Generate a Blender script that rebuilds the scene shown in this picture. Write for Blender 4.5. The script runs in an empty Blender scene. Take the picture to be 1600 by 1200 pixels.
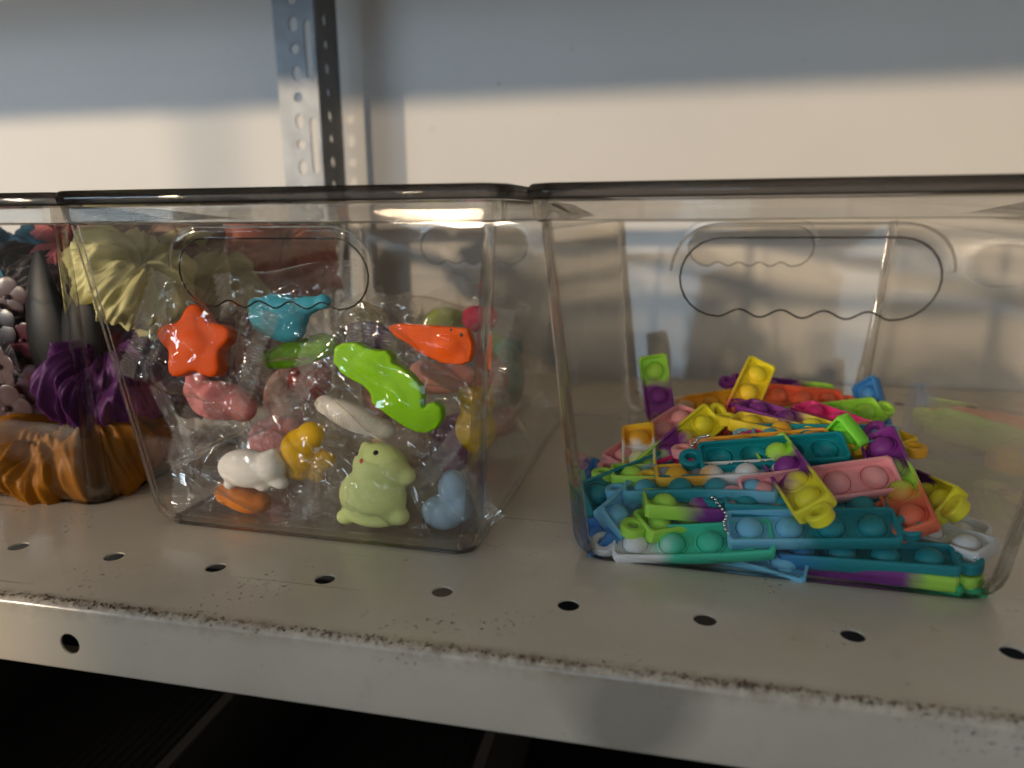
import bpy, bmesh, math, random
from mathutils import Vector, Matrix, noise

SC = bpy.context.scene
COL = SC.collection
MM = 0.001                      # every length below is in millimetres
R = math.radians
random.seed(7)

# ------------------------------------------------------------------ camera
cam_data = bpy.data.cameras.new("camera")
cam = bpy.data.objects.new("camera", cam_data)
COL.objects.link(cam)
cam_data.sensor_width = 36.0
cam_data.lens = 25.3
cam_data.clip_start = 0.005
cam_data.clip_end = 50.0
yaw, pitch, roll = R(12.463), R(13.107), R(-0.442)
fwd = Vector((-math.sin(yaw) * math.cos(pitch), math.cos(yaw) * math.cos(pitch), -math.sin(pitch)))
rgt = Vector((math.cos(yaw), math.sin(yaw), 0))
upv = rgt.cross(fwd)
r2 = math.cos(roll) * rgt + math.sin(roll) * upv
u2 = -math.sin(roll) * rgt + math.cos(roll) * upv
m = Matrix.Identity(4)
for i in range(3):
    m[i][0], m[i][1], m[i][2] = r2[i], u2[i], -fwd[i]
m.translation = Vector((232.9, -245.0, 143.4)) * MM
cam.matrix_world = m
cam_data.dof.use_dof = True
cam_data.dof.focus_distance = 0.325
cam_data.dof.aperture_fstop = 6.5
SC.camera = cam

# ------------------------------------------------------------------ light
W = bpy.data.worlds.new("World"); SC.world = W; W.use_nodes = True
bg = W.node_tree.nodes["Background"]
bg.inputs[0].default_value = (1.0, 0.96, 0.90, 1)
bg.inputs[1].default_value = 0.25

def lamp(name, kind, loc, target, energy, color, **kw):
    d = bpy.data.lights.new(name, kind)
    d.energy = energy; d.color = color
    for k, v in kw.items(): setattr(d, k, v)
    o = bpy.data.objects.new(name, d); COL.objects.link(o)
    o.location = Vector(loc) * MM
    o.rotation_euler = (Vector(target) - Vector(loc)).to_track_quat('-Z', 'Y').to_euler()
    return o

SUN_AZ, SUN_EL = R(43.5), R(8.0)     # low warm sun from the front left
sd = Vector((-math.sin(SUN_AZ) * math.cos(SUN_EL), -math.cos(SUN_AZ) * math.cos(SUN_EL), math.sin(SUN_EL)))
lamp("low_sun", 'SUN', sd * 3000, (0, 0, 0), 1.5, (1.0, 0.75, 0.48), angle=R(2.1))
# weaker second sun added from nearer straight ahead to soften the post shadow
sd2 = Vector((-math.sin(R(20)) * math.cos(R(10.8)), -math.cos(R(20)) * math.cos(R(10.8)), math.sin(R(10.8))))
lamp("fill_sun", 'SUN', sd2 * 3000, (0, 0, 0), 0.62, (1.0, 0.77, 0.52), angle=R(2.6))
# cool daylight from the open shop front, low and to the left, and a weaker share from straight ahead
lamp("shop_front_daylight", 'AREA', (-1500, -1400, 290), (60, 300, 160), 13.0, (0.62, 0.81, 1.0),
     shape='RECTANGLE', size=1.0, size_y=0.26)
lamp("aisle_daylight", 'AREA', (-300, -1750, 300), (120, 100, 100), 7.0, (0.56, 0.78, 1.0),
     shape='RECTANGLE', size=1.2, size_y=0.5)

SC.view_settings.view_transform = 'Standard'
SC.view_settings.look = 'None'
SC.view_settings.exposure = 0.26
SC.view_settings.gamma = 1.0
SC.view_settings.use_curve_mapping = False
SC.render.engine = 'CYCLES'
cy = SC.cycles
cy.max_bounces = 10; cy.transparent_max_bounces = 48
cy.transmission_bounces = 10; cy.glossy_bounces = 6; cy.diffuse_bounces = 4
cy.caustics_reflective = False; cy.caustics_refractive = False
cy.sample_clamp_indirect = 6.0
cy.use_denoising = True
cy.use_adaptive_sampling = True; cy.adaptive_threshold = 0.03

# ------------------------------------------------------------------ helpers
def tag(o, label=None, cat=None, group=None, kind=None):
    if label: o["label"] = label
    if cat: o["category"] = cat
    if group: o["group"] = group
    if kind: o["kind"] = kind
    return o

def empty(name, loc=(0, 0, 0)):
    o = bpy.data.objects.new(name, None); COL.objects.link(o)
    o.location = Vector(loc) * MM
    o.empty_display_size = 0.01
    return o

def to_mesh(bm, name, smooth=None):
    me = bpy.data.meshes.new(name)
    bm.normal_update()
    bm.to_mesh(me); bm.free()
    if smooth is not None:
        for p in me.polygons: p.use_smooth = True
        me.set_sharp_from_angle(angle=R(smooth))
    return me

def obj(name, me, mat=None, parent=None, slot='DATA'):
    o = bpy.data.objects.new(name, me); COL.objects.link(o)
    if parent is not None: o.parent = parent
    if mat is not None:
        if slot == 'DATA':
            if not me.materials: me.materials.append(mat)
        else:
            if not me.materials: me.materials.append(None)
            o.material_slots[0].link = 'OBJECT'; o.material_slots[0].material = mat
    return o

def baked(me, mods):
    """a mesh with modifiers applied; mods is a list of (type, {setting: value})"""
    o = bpy.data.objects.new("tmp", me); COL.objects.link(o)
    for t, kw in mods:
        md = o.modifiers.new(t, t)
        for k, v in kw.items(): setattr(md, k, v)
    dg = bpy.context.evaluated_depsgraph_get()
    out = bpy.data.meshes.new_from_object(o.evaluated_get(dg))
    bpy.data.objects.remove(o)
    return out

def cut(me, cutter_me):
    c = bpy.data.objects.new("cutter", cutter_me); COL.objects.link(c)
    out = baked(me, [('BOOLEAN', dict(operation='DIFFERENCE', object=c, solver='EXACT'))])
    bpy.data.objects.remove(c); bpy.data.meshes.remove(cutter_me)
    return out

def add_box(bm, x0, x1, y0, y1, z0, z1):
    v = [bm.verts.new(Vector((x, y, z)) * MM) for x in (x0, x1) for y in (y0, y1) for z in (z0, z1)]
    for f in ((0, 1, 3, 2), (4, 6, 7, 5), (0, 4, 5, 1), (2, 3, 7, 6), (0, 2, 6, 4), (1, 5, 7, 3)):
        bm.faces.new([v[i] for i in f])

def add_prism(bm, pts, fn, a, b):
    """closed outline pts (2D) swept from a to b; fn(u, v, w) -> point in mm"""
    A = [bm.verts.new(Vector(fn(u, v, a)) * MM) for u, v in pts]
    B = [bm.verts.new(Vector(fn(u, v, b)) * MM) for u, v in pts]
    n = len(pts)
    bm.faces.new(A); bm.faces.new(B[::-1])
    for i in range(n):
        bm.faces.new((A[(i + 1) % n], A[i], B[i], B[(i + 1) % n]))

def bridge(bm, L0, L1, close=True):
    n = len(L0)
    for i in range(n if close else n - 1):
        bm.faces.new((L0[i], L0[(i + 1) % n], L1[(i + 1) % n], L1[i]))

def circle(cx, cy_, rx, ry=None, n=24, a0=0.0):
    ry = rx if ry is None else ry
    return [(cx + rx * math.cos(a0 + 2 * math.pi * i / n), cy_ + ry * math.sin(a0 + 2 * math.pi * i / n)) for i in range(n)]

def fix_normals(bm):
    bmesh.ops.recalc_face_normals(bm, faces=bm.faces[:])

# ------------------------------------------------------------------ materials
def new_mat(name):
    mt = bpy.data.materials.new(name); mt.use_nodes = True
    nt = mt.node_tree; nt.nodes.clear()
    return mt, nt, nt.nodes, nt.links

def principled(name, color, rough=0.5, spec=0.5, metal=0.0, sss=0.0, sss_scale=0.003, bump=0.0, bump_scale=300.0,
               coat=0.0, sheen=0.0, tint_spec=False, mottling=0.0, mott_scale=60.0):
    mt, nt, N, L = new_mat(name)
    out = N.new("ShaderNodeOutputMaterial"); b = N.new("ShaderNodeBsdfPrincipled")
    L.new(b.outputs[0], out.inputs[0])
    b.inputs["Base Color"].default_value = (*color, 1)
    b.inputs["Roughness"].default_value = rough
    b.inputs["Specular IOR Level"].default_value = spec
    b.inputs["Metallic"].default_value = metal
    b.inputs["Coat Weight"].default_value = coat
    b.inputs["Sheen Weight"].default_value = sheen
    if tint_spec:
        k = max(color); b.inputs["Specular Tint"].default_value = (*[0.45 * q / k + 0.4 for q in color], 1); b.inputs["Sheen Tint"].default_value = (*[q / k for q in color], 1)
    if sss:
        b.inputs["Subsurface Weight"].default_value = sss
        b.inputs["Subsurface Radius"].default_value = (1.0, 0.8, 0.6)
        b.inputs["Subsurface Scale"].default_value = sss_scale
    tc = N.new("ShaderNodeTexCoord")
    if mottling:
        nz = N.new("ShaderNodeTexNoise"); nz.inputs["Scale"].default_value = mott_scale; nz.inputs["Detail"].default_value = 4
        L.new(tc.outputs["Object"], nz.inputs["Vector"])
        hs = N.new("ShaderNodeMix"); hs.data_type = 'RGBA'
        hs.inputs["A"].default_value = (*[c * (1 - mottling) for c in color], 1)
        hs.inputs["B"].default_value = (*[min(1, c * (1 + mottling)) for c in color], 1)
        L.new(nz.outputs["Fac"], hs.inputs["Factor"]); L.new(hs.outputs["Result"], b.inputs["Base Color"])
    if bump:
        nz = N.new("ShaderNodeTexNoise"); nz.inputs["Scale"].default_value = bump_scale; nz.inputs["Detail"].default_value = 3
        L.new(tc.outputs["Object"], nz.inputs["Vector"])
        bp = N.new("ShaderNodeBump"); bp.inputs["Strength"].default_value = bump; bp.inputs["Distance"].default_value = 0.001
        L.new(nz.outputs["Fac"], bp.inputs["Height"]); L.new(bp.outputs[0], b.inputs["Normal"])
    return mt

def thin_clear(name, base=0.04, power=5.0, tint=(0.97, 0.97, 0.965), edge_tint=(0.55, 0.54, 0.53), rough=0.02,
               bump=0.0, bump_scale=20.0, haze=0.0, gloss_col=(1, 1, 1)):
    """clear sheet: transmits straight through, mirrors by Fresnel, absorbs more along a longer path"""
    mt, nt, N, L = new_mat(name)
    out = N.new("ShaderNodeOutputMaterial")
    lw = N.new("ShaderNodeLayerWeight"); lw.inputs["Blend"].default_value = 0.5
    pw = N.new("ShaderNodeMath"); pw.operation = 'POWER'; pw.inputs[1].default_value = power
    L.new(lw.outputs["Facing"], pw.inputs[0])
    ma = N.new("ShaderNodeMath"); ma.operation = 'MULTIPLY_ADD'; ma.inputs[1].default_value = 1 - base; ma.inputs[2].default_value = base
    L.new(pw.outputs[0], ma.inputs[0])
    tr = N.new("ShaderNodeBsdfTransparent"); gl = N.new("ShaderNodeBsdfGlossy")
    gl.inputs["Roughness"].default_value = rough; gl.inputs["Color"].default_value = (*gloss_col, 1)
    p3 = N.new("ShaderNodeMath"); p3.operation = 'POWER'; p3.inputs[1].default_value = 3.0
    L.new(lw.outputs["Facing"], p3.inputs[0])
    cm = N.new("ShaderNodeMix"); cm.data_type = 'RGBA'
    cm.inputs["A"].default_value = (*tint, 1); cm.inputs["B"].default_value = (*edge_tint, 1)
    L.new(p3.outputs[0], cm.inputs["Factor"]); L.new(cm.outputs["Result"], tr.inputs[0])
    mx = N.new("ShaderNodeMixShader")
    L.new(ma.outputs[0], mx.inputs[0]); L.new(gl.outputs[0], mx.inputs[2])
    if haze:
        df = N.new("ShaderNodeBsdfDiffuse"); df.inputs[0].default_value = (0.8, 0.8, 0.8, 1)
        hm = N.new("ShaderNodeMixShader"); hm.inputs[0].default_value = haze
        L.new(tr.outputs[0], hm.inputs[1]); L.new(df.outputs[0], hm.inputs[2]); L.new(hm.outputs[0], mx.inputs[1])
    else:
        L.new(tr.outputs[0], mx.inputs[1])
    if bump:
        tc = N.new("ShaderNodeTexCoord"); nz = N.new("ShaderNodeTexNoise")
        nz.inputs["Scale"].default_value = bump_scale; nz.inputs["Detail"].default_value = 2
        L.new(tc.outputs["Object"], nz.inputs["Vector"])
        bp = N.new("ShaderNodeBump"); bp.inputs["Strength"].default_value = bump; bp.inputs["Distance"].default_value = 0.002
        L.new(nz.outputs["Fac"], bp.inputs["Height"])
        L.new(bp.outputs[0], gl.inputs["Normal"])
    L.new(mx.outputs[0], out.inputs[0])
    return mt

def rim_plastic(name, col, through, share):
    """thick clear plastic: mostly real refraction, the rest straight transmission so that it does not cast a black shadow"""
    mt, nt, N, L = new_mat(name)
    out = N.new("ShaderNodeOutputMaterial")
    g = N.new("ShaderNodeBsdfGlass"); g.inputs["IOR"].default_value = 1.5; g.inputs["Roughness"].default_value = 0.02
    g.inputs["Color"].default_value = (*col, 1)
    t = N.new("ShaderNodeBsdfTransparent"); t.inputs[0].default_value = (*through, 1)
    mx = N.new("ShaderNodeMixShader"); mx.inputs[0].default_value = share
    L.new(g.outputs[0], mx.inputs[1]); L.new(t.outputs[0], mx.inputs[2]); L.new(mx.outputs[0], out.inputs[0])
    return mt

def ramp_mat(name, stops, rough=0.5, swirl=0.25):
    """silicone with colours running into each other along the piece (object X, +-34 mm)"""
    mt, nt, N, L = new_mat(name)
    out = N.new("ShaderNodeOutputMaterial"); b = N.new("ShaderNodeBsdfPrincipled"); L.new(b.outputs[0], out.inputs[0])
    tc = N.new("ShaderNodeTexCoord"); sp = N.new("ShaderNodeSeparateXYZ"); L.new(tc.outputs["Object"], sp.inputs[0])
    nz = N.new("ShaderNodeTexNoise"); nz.inputs["Scale"].default_value = 70; nz.inputs["Detail"].default_value = 2
    nz.inputs["Distortion"].default_value = 0.8
    L.new(tc.outputs["Object"], nz.inputs["Vector"])
    a = N.new("ShaderNodeMath"); a.operation = 'MULTIPLY_ADD'; a.inputs[1].default_value = 1 / 0.084; a.inputs[2].default_value = 0.54 - swirl / 2
    L.new(sp.outputs[0], a.inputs[0])
    s = N.new("ShaderNodeMath"); s.operation = 'MULTIPLY_ADD'; s.inputs[1].default_value = swirl
    L.new(nz.outputs["Fac"], s.inputs[0]); L.new(a.outputs[0], s.inputs[2])
    cr = N.new("ShaderNodeValToRGB"); cr.color_ramp.interpolation = 'EASE'
    el = cr.color_ramp.elements
    while len(el) < len(stops): el.new(0.5)
    for e, (pos, c) in zip(el, stops): e.position = pos; e.color = (*c, 1)
    L.new(s.outputs[0], cr.inputs[0]); L.new(cr.outputs[0], b.inputs["Base Color"])
    b.inputs["Roughness"].default_value = rough
    b.inputs["Specular IOR Level"].default_value = 0.35
    b.inputs["Subsurface Weight"].default_value = 0.25
    b.inputs["Subsurface Radius"].default_value = (1, 0.8, 0.6)
    b.inputs["Subsurface Scale"].default_value = 0.0015
    bp = N.new("ShaderNodeBump"); bp.inputs["Strength"].default_value = 0.12; bp.inputs["Distance"].default_value = 0.0005
    n2 = N.new("ShaderNodeTexNoise"); n2.inputs["Scale"].default_value = 900
    L.new(tc.outputs["Object"], n2.inputs["Vector"]); L.new(n2.outputs["Fac"], bp.inputs["Height"]); L.new(bp.outputs[0], b.inputs["Normal"])
    return mt

def painted_shelf():
    """cream white baked enamel with scuffs, scratches, chips and brown grime rubbed into the rolled front edge"""
    mt, nt, N, L = new_mat("painted_steel")
    out = N.new("ShaderNodeOutputMaterial"); b = N.new("ShaderNodeBsdfPrincipled"); L.new(b.outputs[0], out.inputs[0])
    tc = N.new("ShaderNodeTexCoord"); V = tc.outputs["Object"]
    sp = N.new("ShaderNodeSeparateXYZ"); L.new(V, sp.inputs[0])
    def nz(scale, detail=4, rough=0.55, vec=None, dist=0.0):
        n = N.new("ShaderNodeTexNoise"); n.inputs["Scale"].default_value = scale; n.inputs["Detail"].default_value = detail
        n.inputs["Roughness"].default_value = rough; n.inputs["Distortion"].default_value = dist
        L.new(vec or V, n.inputs["Vector"]); return n.outputs["Fac"]
    def mp(val, a, b_, c=0.0, d=1.0):
        r = N.new("ShaderNodeMapRange"); r.inputs[1].default_value = a; r.inputs[2].default_value = b_
        r.inputs[3].default_value = c; r.inputs[4].default_value = d; L.new(val, r.inputs[0]); return r.outputs[0]
    def mul(a, b_):
        k = N.new("ShaderNodeMath"); k.operation = 'MULTIPLY'
        L.new(a, k.inputs[0])
        if isinstance(b_, float): k.inputs[1].default_value = b_
        else: L.new(b_, k.inputs[1])
        return k.outputs[0]
    def mixc(fac, A, B):
        k = N.new("ShaderNodeMix"); k.data_type = 'RGBA'
        L.new(fac, k.inputs["Factor"])
        for nm, c in (("A", A), ("B", B)):
            if isinstance(c, tuple): k.inputs[nm].default_value = (*c, 1)
            else: L.new(c, k.inputs[nm])
        return k.outputs["Result"]
    col = mixc(mp(nz(14, 5), 0.35, 0.7), (0.67, 0.60, 0.485), (0.59, 0.52, 0.41))
    # grey rubbed smears
    col = mixc(mul(mp(nz(70, 6, 0.65), 0.6, 0.78), 0.28), col, (0.30, 0.28, 0.25))
    # long thin scratches running across
    mpv = N.new("ShaderNodeMapping"); mpv.inputs["Rotation"].default_value = (0, 0, R(58)); mpv.inputs["Scale"].default_value = (6, 240, 6)
    L.new(V, mpv.inputs[0])
    col = mixc(mul(mp(nz(1.0, 2, 0.5, mpv.outputs[0]), 0.70, 0.74), 0.55), col, (0.16, 0.14, 0.12))
    # dark chips in loose clusters
    chips = mul(mp(nz(420, 3, 0.6), 0.61, 0.65), mp(nz(19, 3), 0.58, 0.66))
    chips = mul(chips, mp(sp.outputs[2], -0.012, -0.004, 0.12, 1.0))
    col = mixc(chips, col, (0.045, 0.035, 0.03))
    # grime along the rolled edge: y = -38.5 mm, from the top down onto the face
    d = N.new("ShaderNodeMath"); d.operation = 'SUBTRACT'; d.inputs[1].default_value = -0.0362; L.new(sp.outputs[1], d.inputs[0])
    ab = N.new("ShaderNodeMath"); ab.operation = 'ABSOLUTE'; L.new(d.outputs[0], ab.inputs[0])
    band = mul(mp(ab.outputs[0], 0.0012, 0.0052, 1.0, 0.0), mp(sp.outputs[2], -0.0075, -0.0015, 0.0, 1.0))
    lump = mul(mp(nz(190, 5, 0.7), 0.34, 0.62), mp(nz(16, 3), 0.36, 0.56, 0.35, 1.0))
    col = mixc(mul(mul(band, lump), 0.62), col, (0.20, 0.125, 0.07))
    core = mul(mp(ab.outputs[0], 0.0005, 0.0024, 1.0, 0.0), mp(sp.outputs[2], -0.0035, -0.0006, 0.0, 1.0))
    col = mixc(mul(mul(core, mp(nz(22, 3), 0.38, 0.55, 0.15, 0.9)), mp(nz(420, 4, 0.6), 0.50, 0.58)), col, (0.055, 0.034, 0.02))
    L.new(col, b.inputs["Base Color"])
    L.new(mp(nz(60, 5), 0.3, 0.7, 0.26, 0.46), b.inputs["Roughness"])
    b.inputs["Coat Weight"].default_value = 0.5; b.inputs["Coat Roughness"].default_value = 0.16
    b.inputs["Specular IOR Level"].default_value = 0.5
    bp = N.new("ShaderNodeBump"); bp.inputs["Strength"].default_value = 0.15; bp.inputs["Distance"].default_value = 0.0008
    L.new(nz(120, 5), bp.inputs["Height"]); L.new(bp.outputs[0], b.inputs["Normal"])
    return mt

def wall_paint():
    mt, nt, N, L = new_mat("wall_paint")
    out = N.new("ShaderNodeOutputMaterial"); b = N.new("ShaderNodeBsdfPrincipled"); L.new(b.outputs[0], out.inputs[0])
    tc = N.new("ShaderNodeTexCoord")
    n1 = N.new("ShaderNodeTexNoise"); n1.inputs["Scale"].default_value = 7; n1.inputs["Detail"].default_value = 5; L.new(tc.outputs["Object"], n1.inputs["Vector"])
    k = N.new("ShaderNodeMix"); k.data_type = 'RGBA'
    k.inputs["A"].default_value = (0.66, 0.645, 0.62, 1); k.inputs["B"].default_value = (0.58, 0.57, 0.55, 1)
    L.new(n1.outputs["Fac"], k.inputs["Factor"])
    n2 = N.new("ShaderNodeTexNoise"); n2.inputs["Scale"].default_value = 55; n2.inputs["Detail"].default_value = 4; L.new(tc.outputs["Object"], n2.inputs["Vector"])
    r = N.new("ShaderNodeMapRange"); r.inputs[1].default_value = 0.74; r.inputs[2].default_value = 0.80; r.inputs[4].default_value = 0.5
    L.new(n2.outputs["Fac"], r.inputs[0])
    k2 = N.new("ShaderNodeMix"); k2.data_type = 'RGBA'; k2.inputs["B"].default_value = (0.33, 0.32, 0.31, 1)
    L.new(r.outputs[0], k2.inputs["Factor"]); L.new(k.outputs["Result"], k2.inputs["A"]); L.new(k2.outputs["Result"], b.inputs["Base Color"])
    b.inputs["Roughness"].default_value = 0.55
    return mt

M = {}
M['wall'] = wall_paint()
M['shelf'] = painted_shelf()
M['galv'] = principled("galvanised_steel", (0.155, 0.165, 0.175), 0.46, metal=0.65, bump=0.2, bump_scale=90, mottling=0.5, mott_scale=38)
M['clear'] = thin_clear("clear_plastic", base=0.018, bump=0.05, bump_scale=22, tint=(0.993, 0.991, 0.986), edge_tint=(0.86, 0.85, 0.82))
M['edge'] = rim_plastic("moulded_plastic_edge", (0.86, 0.85, 0.83), (0.95, 0.94, 0.92), 0.28)
M['rim'] = rim_plastic("dark_reflection_rim", (0.30, 0.29, 0.285), (0.8, 0.79, 0.78), 0.16)  # glass tinted dark to stand for internal reflection in rims and handle edges
M['film'] = thin_clear("cellophane", base=0.028, power=3.0, tint=(0.985, 0.98, 0.97), edge_tint=(0.84, 0.82, 0.79), rough=0.05, haze=0.006)
M['seal'] = thin_clear("crimped_cellophane", base=0.07, power=2.6, tint=(0.95, 0.945, 0.93), edge_tint=(0.75, 0.73, 0.70), rough=0.07, haze=0.09)
M['black'] = principled("glossy_black_plastic", (0.004, 0.004, 0.005), 0.42, spec=0.2)
M['ink'] = principled("black_ink", (0.012, 0.012, 0.014), 0.4)
M['red_ink'] = principled("red_ink", (0.75, 0.07, 0.03), 0.4)
M['steel'] = principled("bright_bead_steel", (0.75, 0.75, 0.74), 0.16, metal=1.0)
M['mark'] = principled("wall_mark", (0.06, 0.055, 0.05), 0.6)
M['dirt'] = principled("brown_grime", (0.10, 0.062, 0.036), 0.9)
M['dark_tray'] = principled("dark_ribbed_plastic", (0.05, 0.045, 0.042), 0.35, bump=0.1, bump_scale=60)
M['under'] = principled("under_shelf_shade", (0.005, 0.0045, 0.004), 0.6, mottling=0.4)  # near-black colour holds the shade below the shelf
# ------------------------------------------------------------------ setting: wall, shelf, uprights
bm = bmesh.new(); add_box(bm, -1500, 1300, 425, 445, -500, 900)
wall = tag(obj("wall", to_mesh(bm, "wall"), M['wall']), kind="structure")
for i, (x, z, rr) in enumerate(((-186, 140, 1.2), (-186, 134, 1.2), (75, 259, 0.7))):
    bm = bmesh.new()
    add_prism(bm, circle(x, z, rr, rr * 1.3, 12), lambda u, v, w: (u, w, v), 424.4, 424.9)
    fix_normals(bm)
    obj("nail_hole", to_mesh(bm, "nail_hole"), M['mark'], wall)

bm = bmesh.new(); add_box(bm, -4000, 4000, -4000, 420, -1020, -1000)
tag(obj("floor", to_mesh(bm, "floor"), principled("dark_shop_floor", (0.05, 0.045, 0.04), 1.0, spec=0.0, mottling=0.2, mott_scale=6)), kind="structure")

def shelf_profile():
    """cross-section (y, z) of the folded sheet: top, rolled front edge, face, return flange; 1.5 mm thick"""
    yf, rad = -38.5, 3.2
    outer = [(403, 0)]
    for k in range(7):
        a = R(90 + 15 * k)
        outer.append((yf + rad + rad * math.cos(a), -rad + rad * math.sin(a)))
    for k in range(5):
        a = R(180 + 22.5 * k)
        outer.append((yf + 1.6 + 1.6 * math.cos(a), -27.6 + 1.6 * math.sin(a)))
    outer.append((yf + 14, -29.2))
    t = 0.8; inner = [(yf + 14, -29.2 + t), (yf + t + 0.6, -29.2 + t), (yf + t, -27.0)]
    for k in range(5):
        a = R(180 - 22.5 * k)
        inner.append((yf + rad + (rad - t) * math.cos(a), -rad + (rad - t) * math.sin(a)))
    inner.append((403, -t))
    return outer + inner

def build_shelf(name, z, holes, label):
    bm = bmesh.new()
    add_prism(bm, shelf_profile(), lambda u, v, w: (w, u, v), -1500.0 if not holes else -720.0, 1100.0)
    fix_normals(bm); me = to_mesh(bm, name)
    if holes:
        bm = bmesh.new()
        for i in range(-13, 15):
            for yy in (0.0, 345.0):
                add_prism(bm, circle(50.0 * i + (9.0 if yy else 0), yy, 4.2, n=28), lambda u, v, w: (u, v, w), -6, 6)
        for x in (-190.0, 10.6, 420.0):
            add_prism(bm, circle(x, -17.0, 4.4, n=28), lambda u, v, w: (u, w, v), -46, -30)
        fix_normals(bm); me = cut(me, to_mesh(bm, "c"))
    if holes:                                    # drop any disc left inside a hole
        bm = bmesh.new(); bm.from_mesh(me)
        bad = [f for f in bm.faces if abs(f.normal.z) > 0.9 and f.calc_area() < 8e-5 and abs(f.calc_center_median().y) < 0.36 and f.calc_center_median().z > -0.01
               and len(f.verts) > 12]
        print("discs", len(bad)); bmesh.ops.delete(bm, geom=bad, context='FACES'); bm.to_mesh(me); bm.free()
    for p in me.polygons: p.use_smooth = True
    me.set_sharp_from_angle(angle=R(28))
    me.materials.clear()
    o = obj(name, me, M['shelf'])
    o.location.z = z * MM
    return tag(o, label, "shelf")

build_shelf("perforated_shelf", 0, True, "cream white perforated steel shelf with a grimy rolled front edge under the bins")
build_shelf("upper_shelf", 366, False, "steel shelf above the bins, out of view, shading the upper wall")

# loose brown crumbs caught along the front edge
bm = bmesh.new(); rng = random.Random(3)
for k in range(900):
    x = rng.uniform(-130, 420)
    dens = 0.5 + 0.5 * noise.noise(Vector((x * 0.02, 0, 0))) + 0.4 * noise.noise(Vector((x * 0.11, 5, 0)))
    if rng.random() > dens + 0.25: continue
    y = rng.gauss(-35.8, 0.9); s = rng.uniform(0.12, 0.42) * (1.5 if rng.random() < 0.06 else 1)
    if y < -38.2: y = -38.2
    zz = 0.0 if y > -35.3 else -3.2 + math.sqrt(max(0, 3.2 ** 2 - (y + 35.3) ** 2))
    mt = Matrix.Translation(Vector((x, y, zz + s * 0.3)) * MM) @ Matrix.Rotation(rng.uniform(0, 6), 4, 'Z') @ Matrix.Diagonal((s * MM * rng.uniform(1, 2.4), s * MM, s * MM * 0.6, 1))
    bmesh.ops.create_icosphere(bm, subdivisions=1, radius=1, matrix=mt)
tag(obj("edge_grime", to_mesh(bm, "edge_grime"), M['dirt']), "brown crumbs of grime caught along the shelf front edge", "grime", kind="stuff")

def upright(name, x, y, flange_x, flange_y, label, z0=-480, z1=820):
    """slotted steel angle: a front flange facing the viewer and a side flange running back to the wall"""
    t = 2.0
    prof = [(x - flange_x, y), (x - 1.2, y), (x, y + 1.2), (x, y + flange_y), (x - t, y + flange_y), (x - t, y + t), (x - flange_x, y + t)]
    bm = bmesh.new(); add_prism(bm, prof, lambda u, v, w: (u, v, w), z0, z1); fix_normals(bm)
    me = to_mesh(bm, name); bm = bmesh.new()
    k = 0; z = -460.0
    while z < 800:
        h = 6.2 if k % 2 else 4.2
        # teardrop-ish holes on the front flange
        add_prism(bm, circle(x - flange_x * 0.53, z, 4.0, h, 16), lambda u, v, w: (u, w, v), y - 4, y + 6)
        add_prism(bm, circle(y + flange_y * 0.45, z + 6, 3.6, h * 0.9, 14), lambda u, v, w: (w, u, v), x - 6, x + 4)
        if k % 4 == 0:
            pts = [(x - 8.0 + 3.4 * math.cos(R(a)), z + 38 + (20 if 0 <= a <= 180 else -20) + 3.4 * math.sin(R(a))) for a in list(range(0, 181, 30)) + list(range(180, 361, 30))]
            add_prism(bm, pts, lambda u, v, w: (u, w, v), y - 4, y + 6)
        k += 1; z += 19.6
    fix_normals(bm); me = cut(me, to_mesh(bm, "c")); me.materials.clear()
    return tag(obj(name, me, M['galv']), label, "shelf post")

upright("shelf_post", -70.0, 366.0, 39.0, 42.0, "galvanised slotted angle post standing behind the bins against the wall")
upright("shadow_post", -1440.0, -880.0, 39.0, 40.0, "galvanised slotted angle post added out of view to cast a soft band on the wall")  # unseen post added for its soft shadow band on the wall
# long carton added unseen behind the viewer: keeps the low sun off the right half of the shelf
t = empty("sun_blocker", (-425, -1100, -900)); tag(t, "unseen long carton standing in the aisle behind the viewer", "blocker")
bm = bmesh.new(); add_box(bm, -540, 540, -45, 45, 0, 1170); bmesh.ops.bevel(bm, geom=bm.edges[:], offset=2 * MM, segments=2, affect='EDGES')
obj("blocker_body", to_mesh(bm, "blocker_body"), principled("blocker_brown", (0.24, 0.15, 0.085), 0.8, mottling=0.15), t)
for sx in (-1, 1):
    bm = bmesh.new(); add_box(bm, min(sx * 2, sx * 539), max(sx * 2, sx * 539), -44, 44, 1170.2, 1173); obj("blocker_top", to_mesh(bm, "blocker_top"), principled("blocker_brown", (0.24, 0.15, 0.085), 0.8), t)

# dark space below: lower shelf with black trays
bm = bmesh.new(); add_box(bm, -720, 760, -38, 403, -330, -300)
tag(obj("lower_shelf", to_mesh(bm, "lower_shelf"), M['under']), "lower shelf coloured near black for the shade beneath the perforated shelf", "shelf")

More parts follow.
